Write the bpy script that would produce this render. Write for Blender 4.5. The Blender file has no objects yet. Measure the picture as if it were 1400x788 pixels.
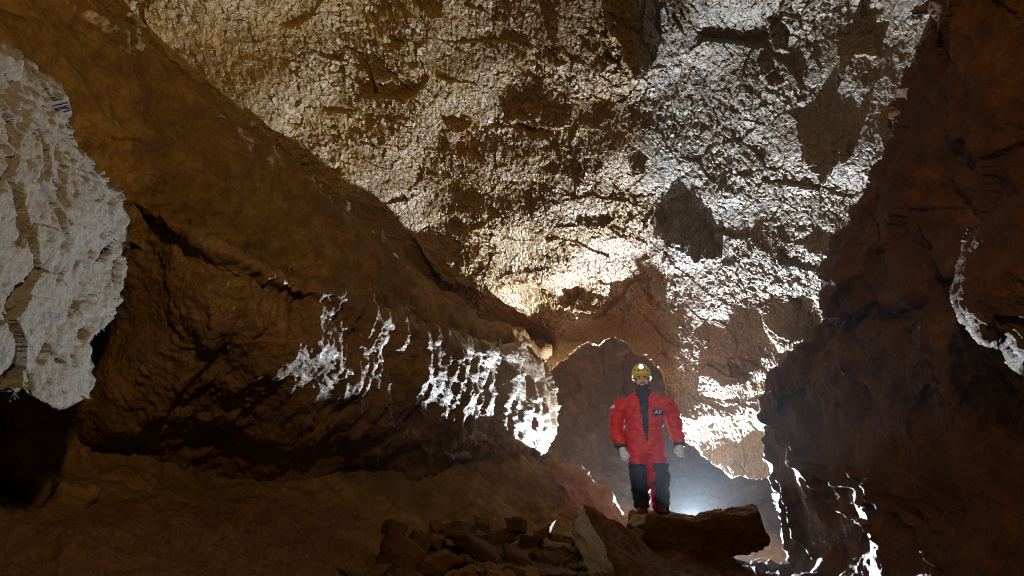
import bpy, bmesh, math, random
import numpy as np
from mathutils import Vector, Matrix

random.seed(7)
rng = np.random.default_rng(7)
R = math.radians
scene = bpy.context.scene
COL = scene.collection

# ------------------------------------------------------------------ camera
PITCH = R(16.5)
CAM = np.array([0.0, 0.0, 1.0])
LENS = 22.0
F = 1400 * LENS / 36.0
FWD = np.array([0, math.cos(PITCH), math.sin(PITCH)])
UP = np.array([0, -math.sin(PITCH), math.cos(PITCH)])
RIGHT = np.array([1.0, 0, 0])
cam_data = bpy.data.cameras.new('camera')
cam = bpy.data.objects.new('camera', cam_data)
COL.objects.link(cam)
cam.location = CAM
cam.rotation_euler = (R(90) + PITCH, 0, 0)
cam_data.lens = LENS
cam_data.sensor_width = 36
cam_data.clip_start = 0.05
cam_data.clip_end = 300
scene.camera = cam

# ------------------------------------------------------------------ world, view
world = bpy.data.worlds.new('World')
scene.world = world
world.use_nodes = True
bg = world.node_tree.nodes['Background']
bg.inputs[0].default_value = (1.0, 0.56, 0.26, 1)      # dark cave: only a trace of warm stray light
bg.inputs[1].default_value = 0.010
scene.view_settings.view_transform = 'Standard'
scene.view_settings.look = 'None'
scene.view_settings.exposure = 0
scene.view_settings.gamma = 1
scene.render.engine = 'CYCLES'
scene.cycles.use_denoising = True
scene.cycles.denoising_prefilter = 'NONE'
scene.cycles.filter_width = 1.0
scene.cycles.max_bounces = 6
scene.cycles.diffuse_bounces = 3
scene.cycles.volume_bounces = 0
scene.cycles.sample_clamp_indirect = 3.0


def pix(px, py, D):
    """photo pixel (1400x788) and distance along the camera axis -> point in metres"""
    return CAM + D * (FWD + (px - 700) / F * RIGHT + (394 - py) / F * UP)


# ------------------------------------------------------------------ lamps
def lamp(name, kind, loc, aim, energy, color, radius, angle=160, blend=0.5):
    d = bpy.data.lights.new(name, kind)
    d.energy = energy
    d.color = color
    d.shadow_soft_size = radius
    if kind == 'SPOT':
        d.spot_size = R(angle)
        d.spot_blend = blend
    o = bpy.data.objects.new(name, d)
    COL.objects.link(o)
    o.location = loc
    v = Vector(aim) - Vector(loc)
    o.rotation_euler = v.to_track_quat('-Z', 'Y').to_euler()
    return o


LAMP = pix(948, 719, 12.0)
# strobe standing on the chamber floor behind the slab, pointing up the passage
lamp('strobe_light', 'SPOT', LAMP, LAMP + np.array([-0.45, -1.0, 0.4]), 5400, (0.86, 0.93, 1.0), 0.04, 136, 0.15)
# the photographer's warm hand lamp, held beside the tripod
lamp('warm_fill_light', 'SPOT', (0.55, -0.3, 2.9), pix(350, 350, 4.5), 265, (1.0, 0.69, 0.33), 0.10, 98, 1.0)
# a second, weaker lamp, added as fill for the right-hand wall
lamp('warm_fill_light', 'SPOT', (0.2, -0.3, 2.7), pix(1330, 430, 4.5), 170, (1.0, 0.64, 0.28), 0.10, 70, 1.0)
# the photographer's flash aimed at the caver
lamp('flash_light', 'SPOT', (-1.0, 0.3, 1.8), pix(888, 562, 7.4), 780, (1.0, 0.95, 0.9), 0.05, 14.5, 0.6)


# ------------------------------------------------------------------ noise
def _hash(ix, iy, iz, seed):
    h = (ix.astype(np.uint32) * np.uint32(374761393) + iy.astype(np.uint32) * np.uint32(668265263)
         + iz.astype(np.uint32) * np.uint32(2147483647 ^ 0x5bd1e995) + np.uint32((seed * 974711 + 12345) & 0xffffffff))
    h = (h ^ (h >> np.uint32(13))) * np.uint32(1274126177)
    h = (h ^ (h >> np.uint32(16))) * np.uint32(2246822519)
    return h ^ (h >> np.uint32(15))


def _h01(ix, iy, iz, seed):
    return (_hash(ix, iy, iz, seed) & np.uint32(0xffffff)).astype(np.float32) / float(0xffffff)


_G = rng.normal(size=(256, 3)).astype(np.float32)
_G /= np.linalg.norm(_G, axis=1, keepdims=True)


def perlin(p, seed=0):
    p = np.asarray(p, dtype=np.float32)
    i = np.floor(p).astype(np.int64)
    f = p - i
    w = f * f * f * (f * (f * 6 - 15) + 10)
    out = 0
    for dx in (0, 1):
        for dy in (0, 1):
            for dz in (0, 1):
                g = _G[_hash(i[..., 0] + dx, i[..., 1] + dy, i[..., 2] + dz, seed) & np.uint32(255)]
                d = (g[..., 0] * (f[..., 0] - dx) + g[..., 1] * (f[..., 1] - dy) + g[..., 2] * (f[..., 2] - dz))
                wx = w[..., 0] if dx else 1 - w[..., 0]
                wy = w[..., 1] if dy else 1 - w[..., 1]
                wz = w[..., 2] if dz else 1 - w[..., 2]
                out = out + d * wx * wy * wz
    return out * 1.6


def fbm(p, seed=0, octv=4, gain=0.5, lac=2.1, ridged=False):
    a, s, out = 1.0, 1.0, 0
    for k in range(octv):
        n = perlin(p * s, seed + k * 17)
        if ridged:
            n = 1 - 2 * np.abs(n)
        out = out + a * n
        a *= gain
        s *= lac
    return out


def facets(u, v, seed=0, tilt=0.6, off=0.5):
    """broken-rock relief: every Voronoi cell is a tilted plane of its own"""
    iu = np.floor(u).astype(np.int64)
    iv = np.floor(v).astype(np.int64)
    best = np.full(u.shape, 1e9, np.float32)
    h = np.zeros(u.shape, np.float32)
    z = np.zeros_like(iu)
    for du in (-1, 0, 1):
        for dv in (-1, 0, 1):
            cu, cv = iu + du, iv + dv
            pu = cu + _h01(cu, cv, z, seed)
            pv = cv + _h01(cu, cv, z, seed + 1)
            d = (u - pu) ** 2 + (v - pv) ** 2
            hh = ((_h01(cu, cv, z, seed + 2) - .5) * off * 2
                  + (_h01(cu, cv, z, seed + 3) - .5) * 2 * tilt * (u - pu)
                  + (_h01(cu, cv, z, seed + 4) - .5) * 2 * tilt * (v - pv))
            m = d < best
            best = np.where(m, d, best)
            h = np.where(m, hh, h)
    return h


def smooth(a, b, x):
    t = np.clip((x - a) / (b - a), 0, 1)
    return t * t * (3 - 2 * t)


# ------------------------------------------------------------------ rock sheets
def poly_sd(X, Y, poly):
    """signed distance to a polygon in pixels, positive inside"""
    best = np.full(X.shape, 1e9)
    inside = np.zeros(X.shape, bool)
    n = len(poly)
    for i in range(n):
        ax, ay = poly[i]
        bx, by = poly[(i + 1) % n]
        ex, ey = bx - ax, by - ay
        t = np.clip(((X - ax) * ex + (Y - ay) * ey) / (ex * ex + ey * ey + 1e-9), 0, 1)
        best = np.minimum(best, (X - ax - t * ex) ** 2 + (Y - ay - t * ey) ** 2)
        c = (ay > Y) != (by > Y)
        with np.errstate(divide='ignore', invalid='ignore'):
            xi = ax + (Y - ay) * ex / (ey if ey != 0 else 1e-9)
        inside ^= c & (X < xi)
    return np.where(inside, 1, -1) * np.sqrt(best)


def line_dist(X, Y, pts):
    best = np.full(X.shape, 1e9)
    for (ax, ay), (bx, by) in zip(pts[:-1], pts[1:]):
        ex, ey = bx - ax, by - ay
        t = np.clip(((X - ax) * ex + (Y - ay) * ey) / (ex * ex + ey * ey + 1e-9), 0, 1)
        best = np.minimum(best, (X - ax - t * ex) ** 2 + (Y - ay - t * ey) ** 2)
    return np.sqrt(best)


def tps(ctrl):
    """thin-plate surface through (px, py, D): smooth in 1/D, so flat rock stays flat"""
    c = np.array([[a / 300., b / 300.] for a, b, _ in ctrl])
    y = np.array([1.0 / d for _, _, d in ctrl])
    n = len(c)

    def phi(r2):
        return np.where(r2 > 1e-12, r2 * np.log(r2 + 1e-12), 0)
    K = phi(((c[:, None] - c[None]) ** 2).sum(-1)) + np.eye(n) * 1e-3
    Pm = np.hstack([np.ones((n, 1)), c])
    A = np.block([[K, Pm], [Pm.T, np.zeros((3, 3))]])
    w = np.linalg.solve(A, np.concatenate([y, np.zeros(3)]))

    def ev(X, Y):
        x, yy = X / 300., Y / 300.
        out = w[n] + w[n + 1] * x + w[n + 2] * yy
        for i in range(n):
            out = out + w[i] * phi((x - c[i, 0]) ** 2 + (yy - c[i, 1]) ** 2)
        return 1.0 / np.clip(out, 0.03, 1.2)
    return ev


def mesh_from(name, V, Fq, mat, smooth_shade=True, attrs=None):
    me = bpy.data.meshes.new(name)
    me.vertices.add(len(V))
    me.vertices.foreach_set('co', np.ascontiguousarray(V, np.float32).ravel())
    k = Fq.shape[1]
    me.loops.add(Fq.size)
    me.loops.foreach_set('vertex_index', np.ascontiguousarray(Fq, np.int32).ravel())
    me.polygons.add(len(Fq))
    me.polygons.foreach_set('loop_start', np.arange(0, Fq.size, k, dtype=np.int32))
    me.polygons.foreach_set('loop_total', np.full(len(Fq), k, np.int32))
    me.update(calc_edges=True)
    me.polygons.foreach_set('use_smooth', np.full(len(Fq), smooth_shade, bool))
    for an, av in (attrs or {}).items():
        a = me.attributes.new(an, 'FLOAT', 'POINT')
        a.data.foreach_set('value', np.ascontiguousarray(av, np.float32).ravel())
    me.materials.append(mat)
    return me


def sheet(name, poly, ctrl, step, mat, disp=None, edge=(14, 0.25), rough=(0, 0), skirt=8, skirt_k=0.12,
          hang=(), extra=None, tint=None, flat=False, kind='structure', calm=0.0):
    xs = [p[0] for p in poly]
    ys = [p[1] for p in poly]
    pad = skirt * step
    gx = np.arange(min(xs) - pad, max(xs) + pad + step, step)
    gy = np.arange(min(ys) - pad, max(ys) + pad + step, step)
    X, Y = np.meshgrid(gx, gy)
    sd = poly_sd(X, Y, poly)
    gyy, gxx = np.gradient(sd, step)
    if rough[0]:
        q = np.stack([X / 38., Y / 38., np.full(X.shape, len(name) * 3.7)], -1)
        sd = sd + rough[0] * fbm(q, 5, 3, 0.5)
    gl = np.sqrt(gxx ** 2 + gyy ** 2) + 1e-6
    out = np.maximum(0, -sd)
    mv = np.where(out > 0, out * 1.3 + 1.0, 0)
    PX = X + gxx / gl * mv
    PY = Y + gyy / gl * mv
    f = tps(ctrl)
    D = f(PX, PY)
    if extra is not None:
        D = D + extra(PX, PY)

    def to3(D_):
        return (CAM + D_[..., None] * (FWD + ((PX - 700) / F)[..., None] * RIGHT + ((394 - PY) / F)[..., None] * UP))
    w, dep = edge
    t = np.clip(1 - sd / w, 0, 1)
    Dr = D + dep * t ** 2.6 + out * skirt_k
    P0 = to3(Dr)
    # normals of the smooth body
    du = np.gradient(P0, axis=1)
    dv = np.gradient(P0, axis=0)
    N = np.cross(du, dv)
    N /= np.linalg.norm(N, axis=-1, keepdims=True) + 1e-9
    for _ in range(5):
        N[1:-1] = (N[:-2] + 2 * N[1:-1] + N[2:]) * 0.25
        N[:, 1:-1] = (N[:, :-2] + 2 * N[:, 1:-1] + N[:, 2:]) * 0.25
    N /= np.linalg.norm(N, axis=-1, keepdims=True) + 1e-9
    view = P0 - CAM
    s = np.sign((N * view).sum(-1))
    N *= -np.where(s == 0, 1, s)[..., None]
    # blocks that hang out of the surface: front face upright, at the depth of their upper edge
    for hp in hang:
        hp, push = (hp[0], hp[1]) if isinstance(hp[0], list) else (hp, 0.0)
        hsd = poly_sd(X, Y, hp)
        q = np.stack([X / 22., Y / 22., np.full(X.shape, 3.3)], -1)
        hsd = hsd + 3.5 * fbm(q, 9, 3, 0.6)
        m = hsd > 0
        if not m.any():
            continue
        yt = np.full(X.shape[1], np.nan)
        for cidx in np.where(m.any(0))[0]:
            yt[cidx] = Y[np.argmax(m[:, cidx]), 0]
        ok = ~np.isnan(yt)
        # one smooth top line
        top = np.interp(np.arange(len(yt)), np.where(ok)[0], yt[ok])
        kk = max(3, int(25 / step))
        top = np.convolve(np.pad(top, kk, mode='edge'), np.ones(2 * kk + 1) / (2 * kk + 1), 'same')[kk:-kk]
        Dt = f(X, np.broadcast_to(top[None], X.shape)) - push
        qq = np.stack([X / F * Dt, Y / F * Dt, Dt * 0], -1)
        nz = 0.10 * facets(qq[..., 0] * 3 + 5, qq[..., 1] * 3 + 0.3 * qq[..., 0], 91, 0.8, 0.5) + 0.05 * fbm(qq * 5, 92, 4, 0.6)
        Dh = np.minimum(Dt + 0.0008 * (Y - top[None]) + nz, Dr + 0.02)
        Dh = Dh * 0.55 + Dr * 0.45
        Dr = np.where(m, Dh, Dr)
    P = to3(Dr)
    c0 = P0.reshape(-1, 3).mean(0)
    inner = sd > 0
    A = (P0[inner] - P0[inner].mean(0))
    ev, evec = np.linalg.eigh(A.T @ A)
    U = (P0 - c0) @ evec[:, 2]
    Vv = (P0 - c0) @ evec[:, 1]
    if evec[0, 2] < 0:
        U = -U
    if disp is not None:
        P = P + N * (disp(P, PX, PY, U, Vv) * (1 - 0.96 * smooth(0, 5, out)) * (1 - calm * smooth(16, 1, sd)))[..., None]
    ok = sd > -pad
    h, wd = X.shape
    idx = np.arange(h * wd).reshape(h, wd)
    qm = ok[:-1, :-1] & ok[1:, :-1] & ok[1:, 1:] & ok[:-1, 1:]
    Q = np.stack([idx[:-1, :-1], idx[1:, :-1], idx[1:, 1:], idx[:-1, 1:]], -1)[qm]
    used = np.unique(Q)
    remap = np.full(h * wd, -1)
    remap[used] = np.arange(len(used))
    V = P.reshape(-1, 3)[used]
    tv = (tint(PX, PY, P) if tint is not None else np.zeros(X.shape)).reshape(-1)[used]
    me = mesh_from(name, V, remap[Q], mat, not flat, {'grey': tv})
    o = bpy.data.objects.new(name, me)
    COL.objects.link(o)
    if kind:
        o['kind'] = kind
    return o


# ------------------------------------------------------------------ materials
def rock_mat(name, ochre, dark, grey, rough=0.62, spec=0.5, bump=0.5, scale=1.0, wet=0.0, bdist=0.02):
    m = bpy.data.materials.new(name)
    m.use_nodes = True
    nt = m.node_tree
    n, l = nt.nodes, nt.links
    b = n['Principled BSDF']
    tc = n.new('ShaderNodeTexCoord')
    mp = n.new('ShaderNodeMapping')
    mp.inputs['Scale'].default_value = (scale,) * 3
    l.new(tc.outputs['Object'], mp.inputs[0])

    def noise(sc, det=6, rg=0.6, dist=0.0):
        t = n.new('ShaderNodeTexNoise')
        t.inputs['Scale'].default_value = sc
        t.inputs['Detail'].default_value = det
        t.inputs['Roughness'].default_value = rg
        t.inputs['Distortion'].default_value = dist
        l.new(mp.outputs[0], t.inputs['Vector'])
        return t

    def ramp(src, a, b2, ca=(0, 0, 0, 1), cb=(1, 1, 1, 1)):
        r = n.new('ShaderNodeValToRGB')
        r.color_ramp.elements[0].position = a
        r.color_ramp.elements[1].position = b2
        r.color_ramp.elements[0].color = ca
        r.color_ramp.elements[1].color = cb
        l.new(src, r.inputs[0])
        return r

    def mix(fac, a, b2):
        x = n.new('ShaderNodeMix')
        x.data_type = 'RGBA'
        if isinstance(fac, float):
            x.inputs[0].default_value = fac
        else:
            l.new(fac, x.inputs[0])
        for s_, v_ in ((6, a), (7, b2)):
            if isinstance(v_, tuple):
                x.inputs[s_].default_value = v_ + (1,)
            else:
                l.new(v_, x.inputs[s_])
        return x.outputs[2]
    big = noise(1.1, 5, 0.6, 0.4)
    mid = noise(5.5, 7, 0.65, 0.3)
    fine = noise(30, 8, 0.78)
    c = mix(ramp(big.outputs[0], 0.36, 0.64).outputs[0], dark, ochre)
    c = mix(ramp(mid.outputs[0], 0.35, 0.7).outputs[0], dark, c)
    at = n.new('ShaderNodeAttribute')
    at.attribute_name = 'grey'
    # grey by noise and attribute: bare limestone, and light painted into some parts
    ad = n.new('ShaderNodeMath')
    ad.operation = 'MULTIPLY_ADD'
    l.new(mid.outputs[0], ad.inputs[0])
    ad.inputs[1].default_value = 1.6
    ad.inputs[2].default_value = -0.8
    ad2 = n.new('ShaderNodeMath')
    ad2.operation = 'ADD'
    ad2.use_clamp = True
    l.new(ad.outputs[0], ad2.inputs[0])
    l.new(at.outputs['Fac'], ad2.inputs[1])
    c = mix(ad2.outputs[0], c, grey)
    fr = ramp(fine.outputs[0], 0.3, 0.7, (0.5, 0.5, 0.5, 1), (1.25, 1.25, 1.25, 1))
    mu = n.new('ShaderNodeMix')
    mu.data_type = 'RGBA'
    mu.blend_type = 'MULTIPLY'
    mu.inputs[0].default_value = 1.0
    l.new(c, mu.inputs[6])
    l.new(fr.outputs[0], mu.inputs[7])
    l.new(mu.outputs[2], b.inputs['Base Color'])
    rr = ramp(mid.outputs[0], 0.3, 0.75, (rough - 0.14,) * 3 + (1,), (min(1, rough + 0.16),) * 3 + (1,))
    l.new(rr.outputs[0], b.inputs['Roughness'])
    b.inputs['Specular IOR Level'].default_value = spec
    b.inputs['Coat Weight'].default_value = wet
    b.inputs['Coat Roughness'].default_value = 0.22
    bm1 = n.new('ShaderNodeBump')
    bm1.inputs['Strength'].default_value = bump
    bm1.inputs['Distance'].default_value = bdist
    l.new(fine.outputs[0], bm1.inputs['Height'])
    bm2 = n.new('ShaderNodeBump')
    bm2.inputs['Strength'].default_value = bump
    bm2.inputs['Distance'].default_value = bdist * 2.5
    l.new(mid.outputs[0], bm2.inputs['Height'])
    l.new(bm2.outputs[0], bm1.inputs['Normal'])
    l.new(bm1.outputs[0], b.inputs['Normal'])
    return m


OCHRE = (0.42, 0.235, 0.075)
BROWN = (0.20, 0.10, 0.035)
GREY = (0.36, 0.335, 0.30)
M_CEIL = rock_mat('ceiling_limestone', (0.52, 0.335, 0.09), (0.30, 0.175, 0.05), (0.36, 0.335, 0.31), 0.5, 0.5, 0.22)
M_WALL = rock_mat('wall_limestone', (0.36, 0.19, 0.045), (0.18, 0.085, 0.02), (0.36, 0.30, 0.22), 0.48, 0.5, 0.8, wet=0.12)
M_NEAR = rock_mat('pale_limestone', (0.26, 0.18, 0.085), (0.16, 0.10, 0.045), (0.25, 0.225, 0.19), 0.62, 0.4, 0.7, wet=0.0)
M_SLAB = rock_mat('clay_coated_rock', (0.50, 0.30, 0.068), (0.19, 0.095, 0.02), (0.4,0.25,0.1), 0.75, 0.3, 0.7)
M_RIGHT = rock_mat('brown_rock', (0.33, 0.138, 0.03), (0.11, 0.042, 0.009), (0.28, 0.14, 0.05), 0.58, 0.25, 0.8, wet=0.0)
M_MUD = rock_mat('ochre_mud', (0.45, 0.27, 0.07), (0.19, 0.10, 0.024), (0.17, 0.07, 0.024), 0.66, 0.35, 0.8)
M_BACK = rock_mat('chamber_rock', (0.34, 0.20, 0.085), (0.17, 0.095, 0.04), GREY, 0.65, 0.4, 0.4)
M_STONE = rock_mat('brown_stone', (0.27, 0.125, 0.038), (0.11, 0.048, 0.014), (0.5, 0.47, 0.42), 0.7, 0.35, 0.8, 1.6)


# ------------------------------------------------------------------ ceiling
def wp(U, V, P, s, a, seed):
    n1 = perlin(P * s, seed)
    n2 = perlin(P * s + 31.7, seed + 3)
    return U + a * n1, V + a * n2


def rot(U, V, deg):
    c, s = math.cos(R(deg)), math.sin(R(deg))
    return U * c + V * s, -U * s + V * c


def ceil_disp(P, X, Y, U, V):
    u, v = wp(U, V, P, 1.6, 0.22, 3)
    h = 0.09 * fbm(P * 0.8, 11, 2)
    h = h + 0.042 * facets(u * 1.4, v * 2.2, 21, 0.9, 0.42)
    u2, v2 = rot(*wp(U, V, P, 3, 0.09, 13), 28)
    am = 0.3 + 0.7 * smooth(-0.35, 0.35, perlin(P * 1.1, 77))
    h = h + 0.034 * am * facets(u2 * 3.2, v2 * 7.5, 31, 1.0, 0.42)
    u3, v3 = rot(*wp(U, V, P, 7, 0.04, 23), 18)
    h = h + 0.020 * am * facets(u3 * 7, v3 * 17, 41, 1.0, 0.5)
    u4, v4 = rot(U, V, 35)
    h = h + 0.0095 * (0.3 + am) * facets(u4 * 18, v4 * 38, 43, 1.0, 0.6)
    h = h + 0.012 * am * fbm(P * 5, 51, 2, 0.5)
    h = h + 0.002 * fbm(P * 30, 61, 2, 0.6)
    return h


ceil_poly = [(60, -190), (1420, -190), (1420, 100), (1290, 330), (1180, 480), (1100, 560), (1090, 660), (1000, 655),
             (935, 605), (915, 560), (908, 515), (893, 500), (886, 480), (870, 484), (858, 470), (838, 462), (818, 474), (806, 466), (786, 470), (772, 488), (757, 500), (690, 560), (560, 420), (420, 330), (230, 200)]
ceil_ctrl = [(100, -190, 3.6), (600, -190, 4.4), (1000, -190, 4.1), (1400, -190, 3.4),
             (200, 0, 4.5), (450, 0, 5.2), (700, 0, 5.5), (870, 0, 5.3), (1050, 0, 5.2), (1260, 0, 4.6), (1400, 0, 4.2),
             (330, 200, 5.6), (600, 200, 6.8), (870, 200, 6.9), (1050, 180, 6.4), (1230, 180, 5.5), (1350, 180, 5.2),
             (560, 380, 8.2), (750, 350, 8.6), (870, 320, 8.3), (1000, 330, 7.9), (1130, 330, 7.0),
             (740, 450, 10.6), (860, 440, 10.2), (760, 500, 10.8), (830, 472, 10.1), (895, 505, 10.2), (980, 450, 9.4), (1080, 450, 8.8), (960, 540, 10.35), (1050, 540, 9.95),
             (960, 610, 11.4), (1060, 628, 11.2), (935, 612, 11.25), (1000, 655, 11.4), (1085, 665, 11.0)]
ceil_hang = [
    ([(808, -60), (900, -60), (895, 30), (905, 60), (885, 100), (868, 112), (850, 60), (835, 50)], 0.1),
    [(905, 285), (940, 265), (955, 290), (975, 330), (990, 352), (950, 360), (935, 345), (895, 325)],
    [(790, 290), (840, 285), (850, 300), (810, 312), (790, 308)],
    [(700, 140), (780, 152), (782, 172), (740, 178), (695, 170)],
    [(610, 165), (645, 160), (645, 180), (615, 185)],
    [(870, 200), (888, 215), (880, 235), (865, 240), (860, 220)],
    [(1035, 425), (1075, 400), (1100, 425), (1105, 465), (1065, 480), (1045, 450)],
    [(1090, 170), (1120, 160), (1140, 180), (1160, 175), (1165, 210), (1140, 225), (1125, 250), (1100, 215)],
    [(1050, 30), (1070, 40), (1075, 75), (1060, 70), (1045, 50)],
    [(1140, 60), (1190, 45), (1200, 80), (1170, 75), (1150, 110)],
    [(1035, 85), (1050, 80), (1075, 110), (1060, 120), (1040, 100)],
    [(1100, 190), (1130, 200), (1130, 220), (1105, 225)],
    [(1110, 320), (1140, 330), (1130, 350), (1100, 340)],
    [(975, 488), (1010, 478), (1036, 500), (1026, 525), (990, 528), (955, 515)],
    [(905, 540), (960, 545), (1045, 550), (1040, 562), (950, 575), (910, 565)],
    [(740, 405), (800, 400), (860, 420), (810, 425), (760, 420)],
    [(560, 320), (640, 300), (690, 345), (660, 400), (600, 380)],
    [(505, 85), (530, 80), (535, 110), (515, 125)],
    [(575, 10), (600, -20), (605, 20), (590, 30)],
    [(750, 15), (765, 10), (762, 60), (752, 55)],
]


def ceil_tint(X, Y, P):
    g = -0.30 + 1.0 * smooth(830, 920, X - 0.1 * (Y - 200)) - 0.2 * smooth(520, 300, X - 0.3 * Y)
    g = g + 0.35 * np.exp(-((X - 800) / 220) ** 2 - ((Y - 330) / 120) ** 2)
    g = g - 0.6 * smooth(410, 470, Y) * smooth(940, 880, X)  # browner along the alcove brow, toning down its lit lip by colour
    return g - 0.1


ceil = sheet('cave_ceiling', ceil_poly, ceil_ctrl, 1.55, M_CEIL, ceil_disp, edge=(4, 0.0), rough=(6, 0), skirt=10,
             skirt_k=0.05, hang=ceil_hang, tint=ceil_tint, flat=True)

# ------------------------------------------------------------------ chamber behind
def back_disp(P, X, Y, U, V):
    u, v = wp(U, V, P, 1.6, 0.2, 3)
    up = smooth(640, 560, Y)
    h = 0.22 * fbm(P * 0.9, 71, 4)
    h = h + 0.16 * facets(u * 1.2, v * 1.8, 72, 0.9, 0.6) * up
    h = h + 0.03 * facets(u * 5, v * 7, 73, 0.9, 0.6) * (0.3 + 0.7 * up)
    return h + 0.012 * fbm(P * 14, 74, 3)


back_poly = [(640, 380), (1180, 380), (1200, 600), (1160, 830), (640, 830)]
back_ctrl = [(640, 420, 12.5), (740, 440, 12.8), (800, 450, 13.0), (880, 450, 13.2), (960, 430, 13.5), (1180, 420, 12.5),
             (740, 520, 14.0), (800, 520, 14.2), (860, 510, 14.4), (700, 560, 14.0), (820, 580, 14.6), (900, 560, 15.2), (960, 560, 15.5), (1100, 560, 14.0), (1190, 560, 13.0),
             (740, 620, 13.8), (820, 640, 14.2), (960, 640, 15.0), (1080, 640, 13.6),
             (800, 700, 12.4), (960, 700, 13.6), (1080, 700, 12.8), (800, 780, 9.6), (960, 780, 10.6), (1100, 780, 10.2), (900, 830, 8.6)]
sheet('chamber_wall', back_poly, back_ctrl, 2.6, M_BACK, back_disp, edge=(10, 0.3), skirt=3)

# ------------------------------------------------------------------ left side
def slab_disp(P, X, Y, U, V):
    u, v = rot(*wp(U, V, P, 1.0, 0.15, 3), 0)
    h = 0.09 * fbm(P * 1.1, 81, 3)
    mk = smooth(-0.3, 0.3, perlin(P * 0.9, 83))
    h = h + 0.06 * facets(u * 1.0, v * 2.6, 82, 0.8, 0.45) * mk
    h = h + 0.036 * facets(u * 2.8 + v, v * 6.0, 86, 0.9, 0.4) * smooth(-0.1, 0.4, perlin(P * 1.6, 87))
    h = h + 0.020 * fbm(np.stack([U * 2.5, V * 6, U * 0], -1), 84, 4, 0.55)
    h = h + 0.022 * fbm(P * 6.5, 88, 3, 0.55) - 0.05 * np.maximum(0, perlin(P * 3.1, 89) - 0.38)
    return h + 0.007 * fbm(P * 22, 85, 3, 0.6)


slab_poly = [(-60, -120), (60, -90), (150, -10), (250, 95), (330, 160), (420, 235), (500, 300), (560, 350), (600, 395), (660, 430),
             (715, 450), (748, 478), (752, 520), (700, 540), (560, 500), (380, 430), (100, 330), (-60, 280)]
slab_ctrl = [(-60, -120, 3.4), (100, -40, 4.0), (250, 100, 4.55), (400, 225, 5.4), (520, 320, 6.35), (620, 405, 7.5), (745, 480, 10.3),
             (-60, 100, 2.9), (100, 190, 3.5), (280, 300, 4.45), (400, 360, 5.1), (520, 420, 6.1), (640, 470, 7.8),
             (-60, 280, 3.0), (250, 400, 4.4), (500, 500, 6.0), (700, 530, 9.8)]
sheet('cave_wall_left_upper', slab_poly, slab_ctrl, 2.2, M_SLAB, slab_disp, edge=(26, 0.35), rough=(7, 0), skirt=12, skirt_k=0.06)


def mid_disp(P, X, Y, U, V):
    u, v = wp(U, V, P, 1.4, 0.2, 3)
    h = 0.11 * fbm(P * 1.2, 91, 3)
    h = h + 0.05 * facets(u * 1.5, v * 1.9, 92, 0.9, 0.5)
    low = smooth(610, 565, Y)
    m = smooth(-0.35, 0.3, perlin(P * 1.5, 96) + 0.25)
    # drip-worn flutes running down the face
    fl = fbm(np.stack([P[..., 0] * 4 + P[..., 1] * 4, P[..., 2] * 2.2, P[..., 1] * 0.8], -1), 93, 3, 0.55)
    h = h + 0.055 * fl * low * m
    h = h + 0.030 * facets(u * 7 + 0.3 * v, v * 3.4, 98, 1.0, 0.45) * m
    h = h + 0.018 * fbm(P * 9, 94, 3, 0.6) * (0.3 + 0.7 * m)
    h = h + 0.010 * facets(u * 19, v * 14, 99, 1.0, 0.6) * m
    return h + 0.008 * fbm(P * 28, 95, 2, 0.6)


mid_poly = [(60, 170), (110, 200), (180, 255), (280, 315), (400, 375), (470, 395), (560, 435), (640, 462), (700, 468), (750, 490),
            (760, 560), (764, 585), (745, 618), (728, 632), (680, 655), (560, 690), (380, 720), (60, 720)]
mid_ctrl = [(60, 200, 4.1), (110, 230, 4.1), (280, 330, 3.88), (400, 390, 4.15), (560, 445, 5.4), (690, 475, 7.8), (750, 500, 10.0),
            (150, 430, 4.2), (280, 450, 3.8), (400, 470, 4.08), (520, 510, 5.0), (640, 530, 6.75), (700, 560, 8.1), (755, 570, 9.6),
            (150, 560, 4.15), (280, 560, 4.2), (400, 575, 4.65), (520, 590, 5.5), (640, 600, 7.1), (735, 620, 9.1),
            (150, 640, 4.7), (300, 650, 5.2), (450, 650, 6.1), (600, 660, 7.6), (60, 720, 4.7), (380, 720, 5.8), (560, 700, 7.2)]


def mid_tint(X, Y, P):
    return -0.15 + 0.9 * smooth(600, 710, X)  # right end paled, painting in the bright lit face


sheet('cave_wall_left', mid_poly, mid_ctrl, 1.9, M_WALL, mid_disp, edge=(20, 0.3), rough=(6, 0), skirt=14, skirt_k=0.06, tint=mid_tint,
      extra=lambda X, Y: -0.13 * np.exp(-(line_dist(X, Y, [(150, 250), (210, 288), (280, 326), (400, 386), (470, 404)]) / 13.) ** 2))


def near_disp(P, X, Y, U, V):
    u, v = wp(U, V, P, 2, 0.12, 3)
    h = 0.06 * fbm(P * 1.5, 101, 3)
    h = h + 0.045 * facets(u * 2.6, v * 2.2, 102, 0.9, 0.45) + 0.018 * facets(u * 7, v * 6, 108, 0.9, 0.5)
    rg = smooth(-0.3, 0.3, perlin(P * 2.2, 106))
    h = h + 0.012 * rg * fbm(P * 8, 103, 4, 0.6)
    h = h + 0.007 * (0.4 + 0.6 * rg) * facets(U * 26, V * 26, 107, 1.0, 0.9)
    pits = np.maximum(0, perlin(P * 13, 104) - 0.3)
    return h - 0.06 * pits + 0.003 * fbm(P * 45, 105, 2)


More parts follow.
